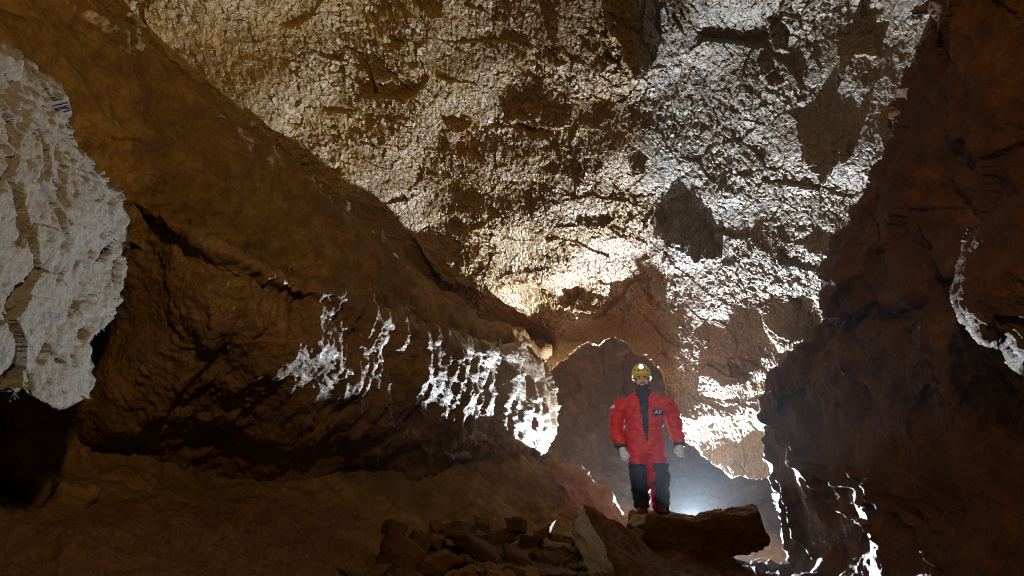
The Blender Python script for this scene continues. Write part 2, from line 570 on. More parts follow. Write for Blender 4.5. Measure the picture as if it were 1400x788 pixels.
near_poly = [(-70, 50), (20, 72), (75, 120), (100, 190), (140, 235), (178, 285), (186, 302), (172, 350), (165, 420), (150, 445),
             (128, 470), (122, 545), (80, 556), (20, 548), (-70, 540)]
near_ctrl = [(-60, 60, 2.30), (20, 80, 2.62), (80, 140, 2.9), (140, 240, 3.2), (180, 300, 3.6), (-60, 300, 2.15), (20, 300, 2.42),
             (90, 300, 2.76), (160, 400, 3.38), (100, 400, 2.8), (-60, 520, 2.2), (20, 520, 2.45), (115, 520, 2.98)]
near_ctrl = [(a, b, d * 0.89) for a, b, d in near_ctrl]
sheet('rock_buttress_left', near_poly, near_ctrl, 1.6, M_NEAR, near_disp, edge=(5, 0.04), rough=(9, 0), skirt=14, skirt_k=0.04,
      tint=lambda X, Y, P: 0.95 + 0 * X, calm=0.55)


def low_disp(P, X, Y, U, V):
    u, v = wp(U, V, P, 2, 0.15, 3)
    h = 0.09 * fbm(P * 1.2, 111, 3)
    st = smooth(-0.2, 0.3, perlin(P * 1.2, 116))
    h = h + 0.065 * facets(P[..., 0] * 2.4 + P[..., 1], P[..., 1] * 2.4 + P[..., 2] * 2, 113, 0.8, 0.5) * st
    h = h + 0.038 * fbm(P * 5, 112, 4, 0.55)
    h = h + 0.02 * facets(P[..., 0] * 8 + P[..., 1] * 2, P[..., 1] * 7 + P[..., 2] * 8, 117, 0.9, 0.5) * st
    return h + 0.006 * fbm(P * 24, 114, 3, 0.6)


low_poly = [(-80, 520), (100, 530), (300, 560), (480, 590), (640, 612), (715, 622), (735, 640), (755, 640), (790, 642), (830, 675), (862, 712),
            (880, 760), (880, 830), (-80, 830)]
low_ctrl = [(-80, 530, 3.1), (100, 540, 3.95), (300, 570, 5.1), (480, 600, 6.4), (640, 612, 7.9), (720, 622, 8.6), (780, 642, 8.6), (860, 712, 8.7),
            (-80, 630, 3.2), (100, 650, 4.1), (300, 665, 5.0), (480, 660, 5.9), (620, 660, 7.0), (700, 680, 7.5), (780, 690, 8.1), (830, 705, 8.3),
            (-80, 680, 2.75), (100, 690, 3.45), (300, 700, 4.35), (450, 715, 5.0), (580, 730, 5.8), (700, 740, 6.5), (850, 770, 7.0),
            (-80, 788, 2.1), (100, 788, 2.5), (300, 788, 3.0), (500, 788, 3.9), (700, 788, 4.8), (880, 800, 5.6), (-80, 830, 1.9), (500, 830, 3.2), (880, 830, 4.6)]
sheet('mud_bank', low_poly, low_ctrl, 2.2, M_MUD, low_disp, edge=(16, 0.3), rough=(4, 0), skirt=12, skirt_k=0.06,
      tint=lambda X, Y, P: -0.2 + 1.0 * smooth(650, 715, Y) * smooth(600, 420, X))

# ------------------------------------------------------------------ right side
streaks = [[(1045, 565), (1070, 610), (1090, 635), (1110, 645), (1135, 690), (1175, 712), (1200, 718), (1215, 745)],
           [(1060, 580), (1090, 625), (1130, 655), (1165, 665), (1190, 690)],
           [(1080, 596), (1100, 625), (1122, 637)],
           [(1160, 642), (1190, 662), (1210, 690), (1250, 722), (1270, 755), (1290, 775)],
           [(1195, 655), (1205, 680), (1225, 700)],
           [(1245, 683), (1265, 705), (1278, 720), (1285, 740)],
           [(1045, 600), (1055, 650), (1068, 690), (1078, 740), (1085, 770)],
           [(1060, 640), (1082, 690), (1095, 740), (1110, 760)]]


def right_disp(P, X, Y, U, V):
    u, v = wp(U, V, P, 1.6, 0.2, 3)
    h = 0.10 * fbm(P * 1.3, 121, 2)
    up = smooth(600, 520, Y)
    h = h + 0.06 * facets(u * 2.2, v * 2.2, 122, 0.9, 0.5) * (0.3 + 0.7 * up)
    h = h + 0.05 * fbm(P * 3.6, 123, 3, 0.55) * (0.35 + 0.65 * up)
    h = h + 0.022 * facets(u * 7, v * 7, 125, 0.9, 0.5) * (0.15 + 0.85 * up)
    h = h + 0.004 * fbm(P * 22, 124, 2)
    wob = 3.5 * perlin(np.stack([X / 14., Y / 14., X * 0], -1), 127)
    for s in streaks:
        d = line_dist(X + wob, Y - wob, s)
        h = h + 0.075 * np.exp(-(d / 2.8) ** 2) * smooth(-0.5, 0.1, perlin(np.stack([X / 30., Y / 30., X * 0], -1), 128))
    return h


right_poly = [(1035, 545), (1070, 500), (1120, 440), (1200, 395), (1330, 330), (1500, 300), (1500, 850), (1060, 850), (1085, 790), (1078, 740),
              (1062, 690), (1050, 640), (1040, 590)]
right_ctrl = [(1035, 550, 7.7), (1120, 450, 6.4), (1220, 400, 5.0), (1340, 340, 4.1), (1500, 320, 3.3),
              (1060, 650, 7.6), (1150, 570, 6.0), (1250, 520, 4.7), (1400, 500, 3.7), (1500, 500, 3.2),
              (1085, 770, 7.2), (1180, 680, 5.55), (1280, 650, 4.5), (1400, 650, 3.75), (1500, 650, 3.2),
              (1200, 788, 5.2), (1300, 788, 4.25), (1400, 800, 3.6), (1500, 830, 3.0), (1090, 850, 5.6)]
sheet('cave_wall_right', right_poly, right_ctrl, 1.7, M_RIGHT, right_disp, edge=(6, 0.08), rough=(4, 0), skirt=14, skirt_k=0.06)


def over_disp(P, X, Y, U, V):
    u, v = wp(U, V, P, 1.6, 0.2, 3)
    h = 0.15 * fbm(P * 1.2, 131, 3)
    h = h + 0.10 * facets(u * 1.7, v * 2.3, 132, 0.9, 0.5)
    h = h + 0.03 * fbm(P * 5, 133, 3, 0.55) + 0.022 * facets(u * 5, v * 5, 135, 0.9, 0.5)
    return h + 0.006 * fbm(P * 22, 134, 2)


over_poly = [(1275, -120), (1262, 0), (1250, 110), (1228, 215), (1180, 290), (1150, 320), (1132, 370), (1128, 425), (1145, 442), (1200, 430),
             (1260, 405), (1330, 370), (1400, 340), (1520, 330), (1520, -120)]
over_ctrl = [(1275, -120, 3.6), (1262, 0, 4.2), (1240, 180, 5.0), (1150, 330, 5.6), (1130, 420, 5.7), (1220, 415, 4.9), (1340, 350, 3.9), (1500, 330, 3.1),
             (1350, 0, 3.6), (1350, 180, 3.7), (1260, 300, 4.5), (1500, 0, 3.0), (1500, 180, 3.0)]
sheet('cave_wall_right_upper', over_poly, over_ctrl, 2.2, M_RIGHT, over_disp, edge=(18, 0.3), rough=(5, 0), skirt=12, skirt_k=0.06)


def block_disp(P, X, Y, U, V):
    h = 0.05 * fbm(P * 2, 141, 3) + 0.03 * facets(U * 3, V * 3, 142, 0.9, 0.5)
    return h + 0.012 * fbm(P * 9, 143, 4, 0.55, ridged=True)


block_poly = [(1325, 312), (1312, 350), (1306, 400), (1318, 435), (1345, 465), (1372, 470), (1398, 500), (1480, 500), (1520, 400), (1500, 260), (1400, 262)]
block_ctrl = [(1325, 312, 3.25), (1306, 400, 3.25), (1345, 465, 3.1), (1398, 500, 2.95), (1400, 380, 2.75), (1400, 270, 2.8), (1500, 300, 2.45), (1500, 460, 2.5)]
sheet('rock_buttress_right', block_poly, block_ctrl, 1.8, M_RIGHT, block_disp, edge=(22, 0.2), rough=(4, 0), skirt=14, skirt_k=0.04)


# ------------------------------------------------------------------ floor in front
def floor_disp(P, X, Y, U, V):
    h = 0.07 * fbm(P * 1.6, 151, 3) + 0.07 * facets(U * 2.6, V * 2.6, 152, 0.9, 0.5) + 0.03 * facets(U * 8, V * 8, 154, 0.9, 0.5)
    return h + 0.01 * fbm(P * 12, 153, 3)


floor_poly = [(440, 770), (700, 752), (900, 745), (1020, 765), (1100, 775), (1200, 830), (1200, 1000), (300, 1000)]
floor_ctrl = [(440, 770, 4.6), (700, 755, 5.8), (900, 748, 7.2), (1020, 766, 7.2), (1100, 776, 6.8), (440, 830, 3.4), (700, 830, 4.2), (900, 830, 4.6),
              (1100, 830, 4.8), (300, 1000, 1.6), (700, 1000, 1.9), (1200, 1000, 2.0)]
sheet('cave_floor', floor_poly, floor_ctrl, 2.6, M_STONE, floor_disp, edge=(10, 0.2), rough=(4, 0), skirt=10, skirt_k=0.05)



# ------------------------------------------------------------------ helpers for things
def tag(o, label=None, cat=None, group=None):
    if label:
        o['label'] = label
    if cat:
        o['category'] = cat
    if group:
        o['group'] = group
    return o


def link(name, me, parent=None):
    o = bpy.data.objects.new(name, me)
    COL.objects.link(o)
    o.parent = parent
    return o


def remeshed(bm, voxel, smooth_it=0, fac=0.5):
    me = bpy.data.meshes.new('tmp')
    bm.to_mesh(me)
    bm.free()
    o = bpy.data.objects.new('tmp', me)
    COL.objects.link(o)
    md = o.modifiers.new('r', 'REMESH')
    md.mode = 'VOXEL'
    md.voxel_size = voxel
    if smooth_it:
        sm = o.modifiers.new('s', 'SMOOTH')
        sm.iterations = smooth_it
        sm.factor = fac
    dg = bpy.context.evaluated_depsgraph_get()
    new = bpy.data.meshes.new_from_object(o.evaluated_get(dg))
    bpy.data.objects.remove(o)
    bpy.data.meshes.remove(me)
    return new


def arrays(me):
    n = len(me.vertices)
    V = np.zeros(n * 3, np.float32)
    me.vertices.foreach_get('co', V)
    N = np.zeros(n * 3, np.float32)
    me.vertices.foreach_get('normal', N)
    return V.reshape(-1, 3), N.reshape(-1, 3)


def set_v(me, V):
    me.vertices.foreach_set('co', np.ascontiguousarray(V, np.float32).ravel())
    me.update()


def hull_into(bm, pts):
    vs = [bm.verts.new(p) for p in pts]
    r = bmesh.ops.convex_hull(bm, input=vs)
    junk = [v for v in vs if not v.link_faces]
    if junk:
        bmesh.ops.delete(bm, geom=junk, context='VERTS')


def rock(name, hulls, voxel, amp, seed, mat, grey=None, sm=2):
    """a boulder: one or more fractured lumps grown together, then worn and chipped"""
    bm = bmesh.new()
    allp = []
    for h in hulls:
        pts = [pix(*p) for p in h]
        allp += pts
        hull_into(bm, [Vector(p) for p in pts])
    base = np.array(allp)
    c = np.array([base[:, 0].mean(), base[:, 1].mean(), base[:, 2].min()])
    me = remeshed(bm, voxel, sm)
    V, N = arrays(me)
    P = V * 1.0
    a = facets(P[:, 0] * 3.1 + P[:, 1] * 1.3, P[:, 2] * 4.2 - P[:, 1] * 1.1, seed, 0.9, 0.45) * amp * 1.6
    a = a + facets(P[:, 0] * 8 + P[:, 1] * 3, P[:, 2] * 15 - P[:, 1] * 3, seed + 31, 0.9, 0.45) * amp * 0.5
    a = a + amp * 0.7 * fbm(P * 3.0, seed + 5, 3) + amp * 0.22 * fbm(P * 13, seed + 9, 3, ridged=True)
    V = V + N * a[:, None]
    set_v(me, V - c)
    me.materials.append(mat)
    me.polygons.foreach_set('use_smooth', np.ones(len(me.polygons), bool))
    at = me.attributes.new('grey', 'FLOAT', 'POINT')
    at.data.foreach_set('value', (grey(P, N) if grey else np.full(len(P), -0.3)).astype(np.float32))
    o = link(name, me)
    o.location = c
    return o


# ------------------------------------------------------------------ boulders
def b1_grey(P, N):
    return np.where((N[:, 0] < -0.2) & (P[:, 0] + 0.05 * perlin(P * 6, 5) < pix(817, 700, 6.3)[0]), 1.3, -0.3)  # pale grey on left-turned surfaces at the left end


b1 = rock('boulder', [[(785, 700, 6.35), (796, 687, 6.4), (806, 690, 6.42), (818, 722, 6.25), (806, 752, 6.0), (790, 748, 6.1),
                       (830, 711, 6.7), (872, 735, 6.7), (935, 795, 5.9), (800, 810, 5.4), (865, 815, 5.1), (930, 815, 5.5), (800, 700, 7.0), (810, 800, 6.6)]],
          0.02, 0.04, 201, M_STONE, b1_grey)
tag(b1, 'angular brown boulder with a pale grey broken left face beside the caver\'s rock', 'boulder')
b2 = rock('boulder', [
    [(862, 717, 6.95), (885, 706, 6.95), (905, 704, 6.95), (952, 715, 6.85), (958, 762, 6.8), (925, 770, 6.8), (868, 748, 6.9),
     (866, 702, 8.0), (905, 697, 8.1), (955, 708, 8.0), (950, 752, 8.0), (880, 748, 8.0)],
    [(938, 716, 6.85), (985, 706, 6.85), (1034, 701, 6.85), (1038, 722, 6.85), (1022, 762, 6.85), (935, 768, 6.8),
     (945, 708, 8.0), (1028, 695, 7.9), (1030, 740, 7.9), (945, 755, 8.0)],
    [(1010, 712, 6.95), (1042, 720, 6.95), (1053, 740, 7.0), (1046, 757, 7.0), (1020, 752, 6.95), (1015, 715, 7.5), (1045, 735, 7.5)]],
    0.02, 0.035, 211, M_STONE)
tag(b2, 'broad dark flat-topped boulder the caver is standing on', 'boulder')
b3 = rock('stone', [[(857, 716, 6.85), (866, 706, 6.95), (886, 704, 7.0), (882, 716, 6.9), (866, 722, 6.8), (872, 708, 7.15), (880, 720, 7.1)]], 0.012, 0.008, 221, M_STONE,
          lambda P, N: np.full(len(P), 1.0))
tag(b3, 'small pale grey stone wedged at the toe of the caver\'s laced boot', 'stone')
b4 = rock('stone', [[(857, 730, 6.7), (868, 720, 6.8), (882, 727, 6.8), (880, 737, 6.75), (866, 738, 6.65), (872, 725, 7.0), (876, 737, 7.0)]], 0.012, 0.008, 231, M_MUD)
tag(b4, 'small ochre stone lodged between the two big boulders', 'stone')
b5 = rock('stone', [[(1018, 770, 8.0), (1040, 762, 8.2), (1070, 772, 8.1), (1068, 785, 7.9), (1025, 788, 7.8), (1045, 765, 8.6)]], 0.015, 0.012, 241, M_STONE,
          lambda P, N: np.full(len(P), 0.9))
tag(b5, 'pale stone on the chamber floor beyond the end of the flat boulder', 'stone')

lowD = tps(low_ctrl)
flrD = tps(floor_ctrl)


def stone_at(px, py, w, h, seed, mat, D=None, grey=-0.3, tilt=0.0):
    r = np.random.default_rng(seed)
    if D is None:
        D = min(float(lowD(np.array(px * 1.0), np.array(py * 1.0))), 6.4) - 0.12
    q = r.normal(size=(3, 3))
    q, _ = np.linalg.qr(q)
    ct, st = math.cos(tilt), math.sin(tilt)
    pts = []
    for cx in (-1, 1):
        for cy in (-1, 1):
            for cz in (-1, 1):
                d = np.array([cx, cy, cz]) * (0.62 + 0.34 * r.random(3))
                d = 0.35 * (q @ d) + 0.75 * d
                dx, dy = d[0] * w / 2, d[1] * h / 2
                pts.append((px + dx * ct - dy * st, py + dx * st + dy * ct, D + d[2] * 0.5 * (w + h) / 2 / F * D))
    return rock('stone', [pts], max(0.009, 0.00016 * (w + h)), 0.016, seed, mat, lambda P, N: np.full(len(P), grey), sm=0)


big = [
    (545, 765, 92, 92, 301, 0.2, 'rounded dark boulder at the left end of the rubble heap'),
    (668, 762, 150, 48, 302, 0.75, 'long jagged rock slab slanting down through the rubble heap'),
    (768, 757, 52, 34, 303, 0.1, 'squared brown block below the mud hump, beside the grey-faced boulder'),
]
for (x, y, w, h, sd_, tl, lab) in big:
    tag(stone_at(x, y, w, h, sd_, M_STONE, tilt=tl), lab, 'rock')
pale = stone_at(790, 775, 56, 34, 305, M_STONE, D=5.5, grey=0.45, tilt=-0.3)
tag(pale, 'greyish ribbed stone lying against the foot of the grey-faced boulder', 'stone')
flat = stone_at(735, 784, 150, 22, 306, M_STONE, D=5.0, grey=0.1)
tag(flat, 'thin flat rock slab lying on the floor in front of the rubble heap', 'rock')
for (x, y, w, h, sd_, lab) in ((30, 668, 90, 56, 391, 'rounded brown rock in the dark recess under the pale buttress'),
                               (100, 676, 80, 50, 392, 'broad low brown rock set into the mud below the left wall')):
    tag(stone_at(x, y, w, h, sd_, M_MUD), lab, 'rock')
small = [(598, 742, 50, 44), (628, 726, 44, 32), (612, 770, 56, 38), (585, 784, 50, 34), (640, 784, 56, 30), (690, 733, 56, 44), (722, 748, 54, 38),
         (712, 770, 50, 32), (742, 726, 44, 26), (655, 742, 40, 34), (515, 784, 50, 36), (748, 770, 40, 28), (765, 736, 36, 22), (700, 786, 44, 24),
         (572, 742, 36, 30), (485, 790, 60, 30), (670, 790, 44, 24), (730, 764, 30, 22), (628, 752, 34, 26), (780, 740, 26, 18),
         (600, 722, 30, 20), (660, 718, 34, 22), (705, 718, 30, 20), (560, 790, 50, 24), (775, 770, 24, 18), (540, 722, 30, 20)]
for k, (x, y, w, h) in enumerate(small):
    tag(stone_at(x, y, w * 1.3, h * 1.3, 320 + k, M_STONE if k % 4 else M_MUD, tilt=rng.uniform(-.5, .5)),
        'small angular brown stone in the rubble heap below the mud bank', 'stone', 'loose rubble stones below the mud bank')

# ------------------------------------------------------------------ caver
S = 7.4 / F


def simple_mat(name, col, rough=0.6, bump=0.0, bscale=60, spec=0.4, emit=None, dirt=0.0, dirtcol=(0.25, 0.17, 0.09)):
    m = bpy.data.materials.new(name)
    m.use_nodes = True
    nt = m.node_tree
    b = nt.nodes['Principled BSDF']
    b.inputs['Roughness'].default_value = rough
    b.inputs['Specular IOR Level'].default_value = spec
    tc = nt.nodes.new('ShaderNodeTexCoord')
    nz = nt.nodes.new('ShaderNodeTexNoise')
    nz.inputs['Scale'].default_value = 9
    nz.inputs['Detail'].default_value = 8
    nz.inputs['Roughness'].default_value = 0.7
    nt.links.new(tc.outputs['Object'], nz.inputs[0])
    rp = nt.nodes.new('ShaderNodeValToRGB')
    rp.color_ramp.elements[0].position = 0.52
    rp.color_ramp.elements[1].position = 0.78
    rp.color_ramp.elements[0].color = (0, 0, 0, 1)
    rp.color_ramp.elements[1].color = (dirt,) * 3 + (1,)
    nt.links.new(nz.outputs[0], rp.inputs[0])
    mx = nt.nodes.new('ShaderNodeMix')
    mx.data_type = 'RGBA'
    mx.inputs[6].default_value = col + (1,)
    mx.inputs[7].default_value = dirtcol + (1,)
    nt.links.new(rp.outputs[0], mx.inputs[0])
    nt.links.new(mx.outputs[2], b.inputs['Base Color'])
    if emit:
        b.inputs['Emission Color'].default_value = col + (1,)
        b.inputs['Emission Strength'].default_value = emit
    if bump:
        n2 = nt.nodes.new('ShaderNodeTexNoise')
        n2.inputs['Scale'].default_value = bscale
        nt.links.new(tc.outputs['Object'], n2.inputs[0])
        bp = nt.nodes.new('ShaderNodeBump')
        bp.inputs['Strength'].default_value = bump
        bp.inputs['Distance'].default_value = 0.01
        nt.links.new(n2.outputs[0], bp.inputs['Height'])
        nt.links.new(bp.outputs[0], b.inputs['Normal'])
    return m


M_RED = simple_mat('red_nylon', (0.56, 0.018, 0.02), 0.55, 0.3, 40, dirt=0.25, dirtcol=(0.32, 0.1, 0.06))
M_NAVY = simple_mat('navy_nylon', (0.016, 0.024, 0.055), 0.6, 0.3, 40, dirt=0.35, dirtcol=(0.10, 0.095, 0.10))
M_GLOVE = simple_mat('grey_glove', (0.55, 0.60, 0.66), 0.6, 0.2, dirt=0.3)
M_SKIN = simple_mat('skin', (0.60, 0.37, 0.28), 0.5)
M_BEARD = simple_mat('stubble', (0.07, 0.045, 0.035), 0.8)
M_YEL = simple_mat('yellow_plastic', (0.62, 0.46, 0.02), 0.35, dirt=0.35, dirtcol=(0.2, 0.14, 0.05))
M_BLACK = simple_mat('black_plastic', (0.015, 0.015, 0.017), 0.45)
M_WHITE = simple_mat('white_trim', (0.75, 0.75, 0.75), 0.6, dirt=0.3)
M_LED = simple_mat('lit_lens', (0.95, 0.97, 1.0), 0.3, emit=22)
M_BOOT = simple_mat('maroon_boot', (0.13, 0.02, 0.02), 0.6, dirt=0.6, dirtcol=(0.28, 0.22, 0.16))


def L(px, py, y=0.0):
    return np.array([(px - 888) * S, y, (703 - py) * S])


def loft(bm, rings, seg=20):
    """rings: (centre, rx, ry); cross-sections stand across the line of centres"""
    cs = [np.array(r[0]) for r in rings]
    prev = None
    for i, (c, rx, ry) in enumerate(rings):
        a = cs[max(0, i - 1)]
        b = cs[min(len(cs) - 1, i + 1)]
        t = b - a
        t = t / (np.linalg.norm(t) + 1e-9)
        ax = np.array([1.0, 0, 0]) - t * t[0]
        ax /= np.linalg.norm(ax) + 1e-9
        ay = np.cross(t, ax)
        ring = []
        for k in range(seg):
            an = 2 * math.pi * k / seg
            ring.append(bm.verts.new(cs[i] + ax * rx * math.cos(an) + ay * ry * math.sin(an)))
        if prev:
            for k in range(seg):
                bm.faces.new((prev[k], prev[(k + 1) % seg], ring[(k + 1) % seg], ring[k]))
        else:
            bm.faces.new(ring[::-1])
        prev = ring
    bm.faces.new(prev)


def ball(bm, c, r, seg=16):
    m = Matrix.Translation(Vector(c)) @ Matrix.Diagonal((r[0], r[1], r[2], 1))
    bmesh.ops.create_uvsphere(bm, u_segments=seg, v_segments=seg // 2 + 2, radius=1, matrix=m)


def figure(bm, k):
    """torso, arms and legs; k scales the girth (1 = over the suit)"""
    loft(bm, [(L(888, 624), .17 * k, .12 * k), (L(888, 614), .212 * k, .145 * k), (L(888, 602), .212 * k, .145 * k), (L(887, 588), .205 * k, .135 * k),
              (L(888, 574), .222 * k, .145 * k), (L(888, 560), .238 * k, .145 * k), (L(888, 551), .25 * k, .125 * k), (L(888, 546), .235 * k, .11 * k),
              (L(888, 542), .18 * k, .1 * k), (L(888, 538), .115 * k, .085 * k), (L(888, 532), .078 * k, .078 * k)], 28)
    for side in (0, 1):
        if side == 0:
            leg = [(L(876.5, 612, 0), .118, .125), (L(875.5, 634, -.02), .108, .118), (L(877, 650, -.045), .098, .108), (L(877.5, 661, -.05), .098, .108),
                   (L(877.5, 674, -.02), .092, .1), (L(878, 686, 0), .08, .088), (L(878.5, 695, 0), .07, .078)]
            arm = [(L(866, 552, 0), .07, .09), (L(856, 556, 0), .088, .098), (L(850, 570, .03), .085, .09), (L(847.5, 588, .05), .076, .08),
                   (L(850.5, 603, .0), .07, .072), (L(854.5, 614, -.04), .058, .058)]
        else:
            leg = [(L(899.5, 612, 0), .118, .125), (L(902, 634, .0), .11, .118), (L(903, 650, -.03), .102, .11), (L(903.5, 657, -.035), .108, .115),
                   (L(903, 672, .0), .095, .1), (L(902.5, 688, .02), .092, .095), (L(902.5, 699, .02), .088, .09)]
            arm = [(L(911, 551, 0), .07, .09), (L(920, 555, 0), .088, .098), (L(927, 570, .03), .082, .088), (L(930, 588, .05), .074, .078),
                   (L(932, 601, .01), .066, .07), (L(933, 612, -.03), .056, .056)]
        loft(bm, [(c, a * k, b * k) for c, a, b in leg], 20)
        loft(bm, [(c, a * k, b * k) for c, a, b in arm], 18)


person_at = pix(889, 703.5, 7.42)
person = bpy.data.objects.new('person', None)
COL.objects.link(person)
person.location = person_at
person.rotation_euler = (0, 0, R(-12.5))
tag(person, 'caver in a red and navy coverall and yellow helmet standing on the flat boulder', 'person')

# body: one continuous surface, head to feet
HC = L(887.8, 520, -.02)
bm = bmesh.new()
figure(bm, 0.82)
loft(bm, [(L(888, 545, 0.01), .075, .08), (L(888, 536, 0), .064, .068), (L(888, 525, -.01), .062, .07)], 20)
ball(bm, HC + np.array([0, .012, .045]), (.084, .105, .105), 32)
ball(bm, HC + np.array([0, -.015, -.045]), (.066, .082, .085), 32)
ball(bm, HC + np.array([0, -.04, -.095]), (.045, .05, .038), 24)                 # chin
loft(bm, [(HC + np.array([0, -.088, .032]), .009, .01), (HC + np.array([0, -.105, .0]), .012, .014), (HC + np.array([0, -.115, -.022]), .018, .016), (HC + np.array([0, -.095, -.03]), .015, .01)], 12)   # nose
for sx in (-1, 1):
    ball(bm, HC + np.array([sx * .035, -.082, .036]), (.026, .014, .009), 12)    # brow
    ball(bm, HC + np.array([sx * .046, -.066, -.018]), (.022, .02, .02), 12)     # cheek
    ball(bm, HC + np.array([sx * .085, .015, .005]), (.012, .022, .034), 12)     # ear
ball(bm, HC + np.array([0, -.09, -.055]), (.028, .012, .007), 12)                # upper lip
ball(bm, HC + np.array([0, -.088, -.068]), (.024, .012, .007), 12)               # lower lip
for (wx, hx) in (((854.5, 614), (857, 626)), ((933, 612), (933, 622))):
    a, b_ = L(wx[0], wx[1], -.04), L(hx[0], hx[1], -.06)
    loft(bm, [(a, .03, .03), ((a + b_) / 2, .03, .02), (a * .3 + b_ * .7, .026, .012)], 14)
body_me = remeshed(bm, 0.0055, 3)
V, N = arrays(body_me)
body_me.materials.append(M_SKIN)
body_me.materials.append(M_BEARD)
d = V - HC
jaw = (d[:, 2] < -.052) & (d[:, 2] > -.135) & (d[:, 1] < .03) & ~((np.abs(d[:, 0]) < .026) & (np.abs(d[:, 2] + .062) < .009) & (d[:, 1] < -.08))
side_b = (np.abs(d[:, 0]) > .066) & (d[:, 2] < .03) & (d[:, 2] > -.1) & (d[:, 1] < .0) & (np.abs(d[:, 0]) < .1)
brow = (np.abs(d[:, 2] - .040) < .006) & (np.abs(np.abs(d[:, 0]) - .036) < .022) & (d[:, 1] < -.07)
mous = (np.abs(d[:, 2] + .043) < .006) & (np.abs(d[:, 0]) < .034) & (d[:, 1] < -.07)
hair = jaw | side_b | brow | mous
pv_ = np.array([p.vertices[0] for p in body_me.polygons])
body_me.polygons.foreach_set('material_index', hair[pv_].astype(np.int32))
body_me.polygons.foreach_set('use_smooth', np.ones(len(body_me.polygons), bool))
body = link('body', body_me, person)
for sx in (-1, 1):
    bm = bmesh.new()
    ball(bm, HC + np.array([sx * .034, -.082, .019]), (.0135, .011, .0075), 12)
    me = bpy.data.meshes.new('eye')
    bm.to_mesh(me)
    bm.free()
    me.materials.append(M_BLACK)
    link('eye', me, person)

# coverall
bm = bmesh.new()
figure(bm, 1.0)
cov_me = remeshed(bm, 0.009, 5)
V, N = arrays(cov_me)
P = V.copy()
P[:, 2] *= 1.9
wr = fbm(P * 5.5, 401, 4, 0.5, ridged=True)
wr2 = fbm(P * 2.4 + np.stack([V[:, 2], V[:, 0], V[:, 1]], 1) * 2, 405, 3)
V2 = V + N * (0.015 * wr + 0.014 * wr2)[:, None]
set_v(cov_me, V2)
V, N = arrays(cov_me)
# open at the neck
cov_me.materials.append(M_RED)
cov_me.polygons.foreach_set('use_smooth', np.ones(len(cov_me.polygons), bool))
link('coverall', cov_me, person)
faces = np.array([list(p.vertices) if len(p.vertices) == 4 else list(p.vertices) + [p.vertices[0]] for p in cov_me.polygons])
PXv = V[:, 0] / S + 888
PYv = 703 - V[:, 2] / S


def panel(name, mask, mat, off=0.004, parent=person):
    keep = mask[faces].all(1)
    fs = faces[keep]
    used = np.unique(fs)
    rm = np.full(len(V), -1)
    rm[used] = np.arange(len(used))
    bm = bmesh.new()
    vo = [bm.verts.new(V[i] + N[i] * off) for i in used]
    vi = [bm.verts.new(V[i] - N[i] * 0.004) for i in used]
    cnt = {}
    for q in fs:
        q = list(dict.fromkeys(rm[q]))
        if len(q) < 3:
            continue
        try:
            bm.faces.new([vo[i] for i in q])
            bm.faces.new([vi[i] for i in q[::-1]])
        except ValueError:
            continue
        for a_, b_ in zip(q, q[1:] + q[:1]):
            cnt[(a_, b_)] = 1
    for (a_, b_) in cnt:
        if (b_, a_) not in cnt:
            try:
                bm.faces.new((vo[b_], vo[a_], vi[a_], vi[b_]))
            except ValueError:
                pass
    me = bpy.data.meshes.new(name)
    bm.to_mesh(me)
    bm.free()
    me.materials.append(mat)
    me.polygons.foreach_set('use_smooth', np.ones(len(me.polygons), bool))
    return link(name, me, parent)


front = N[:, 1] < -0.1
cxl = np.interp(PYv, [535, 560, 590, 608], [881, 882.5, 885, 889])
cxr = np.interp(PYv, [535, 560, 590, 608], [896, 895, 893, 891.5])
panel('front_placket', (N[:, 1] < 0) & (PYv > 534) & (PYv < 608) & (PXv > cxl) & (PXv < cxr), M_NAVY)
panel('knee_panel', (PYv > 636 + 0.12 * (PXv - 876)) & (PYv < 694) & (PXv < 890) & (N[:, 1] < 0.35) & ~((PXv > 886.5) & (N[:, 0] > .6)), M_NAVY, 0.006)
panel('knee_panel', (PYv > 635) & (PYv < 701) & (PXv > 890) & (PXv < 920) & (N[:, 1] < 0.35) & ~((N[:, 0] < -0.55)), M_NAVY, 0.006)
wl = np.hypot(PXv - 854, PYv - 613)
panel('cuff', (PXv < 862) & (PYv > 609) & (PYv < 615.5), M_NAVY, 0.006)
panel('cuff', (PXv > 925) & (PYv > 607) & (PYv < 613), M_NAVY, 0.006)
panel('sleeve_mark', (PXv < 847.5) & (PYv > 554) & (PYv < 560) & (N[:, 0] < -0.2) & (N[:, 1] < 0.2), M_WHITE, 0.003)
bd = panel('chest_badge', (N[:, 1] < -0.2) & (PXv > 899) & (PXv < 914) & (PYv > 563.0) & (PYv < 571.5), M_NAVY, 0.006)

# collar
bm = bmesh.new()
loft(bm, [(L(888, 549, -.012), .12, .112), (L(888, 543, -.012), .13, .115), (L(888, 537, -.012), .105, .105), (L(888, 533, -.012), .094, .098), (L(888, 532, -.012), .085, .09), (L(888, 536, -.005), .07, .072)], 28)
me = remeshed(bm, 0.006, 2)
V3, N3 = arrays(me)
set_v(me, V3 + N3 * (0.005 * fbm(V3 * 14, 411, 2, ridged=True))[:, None])
me.materials.append(M_NAVY)
me.polygons.foreach_set('use_smooth', np.ones(len(me.polygons), bool))
link('collar', me, person)

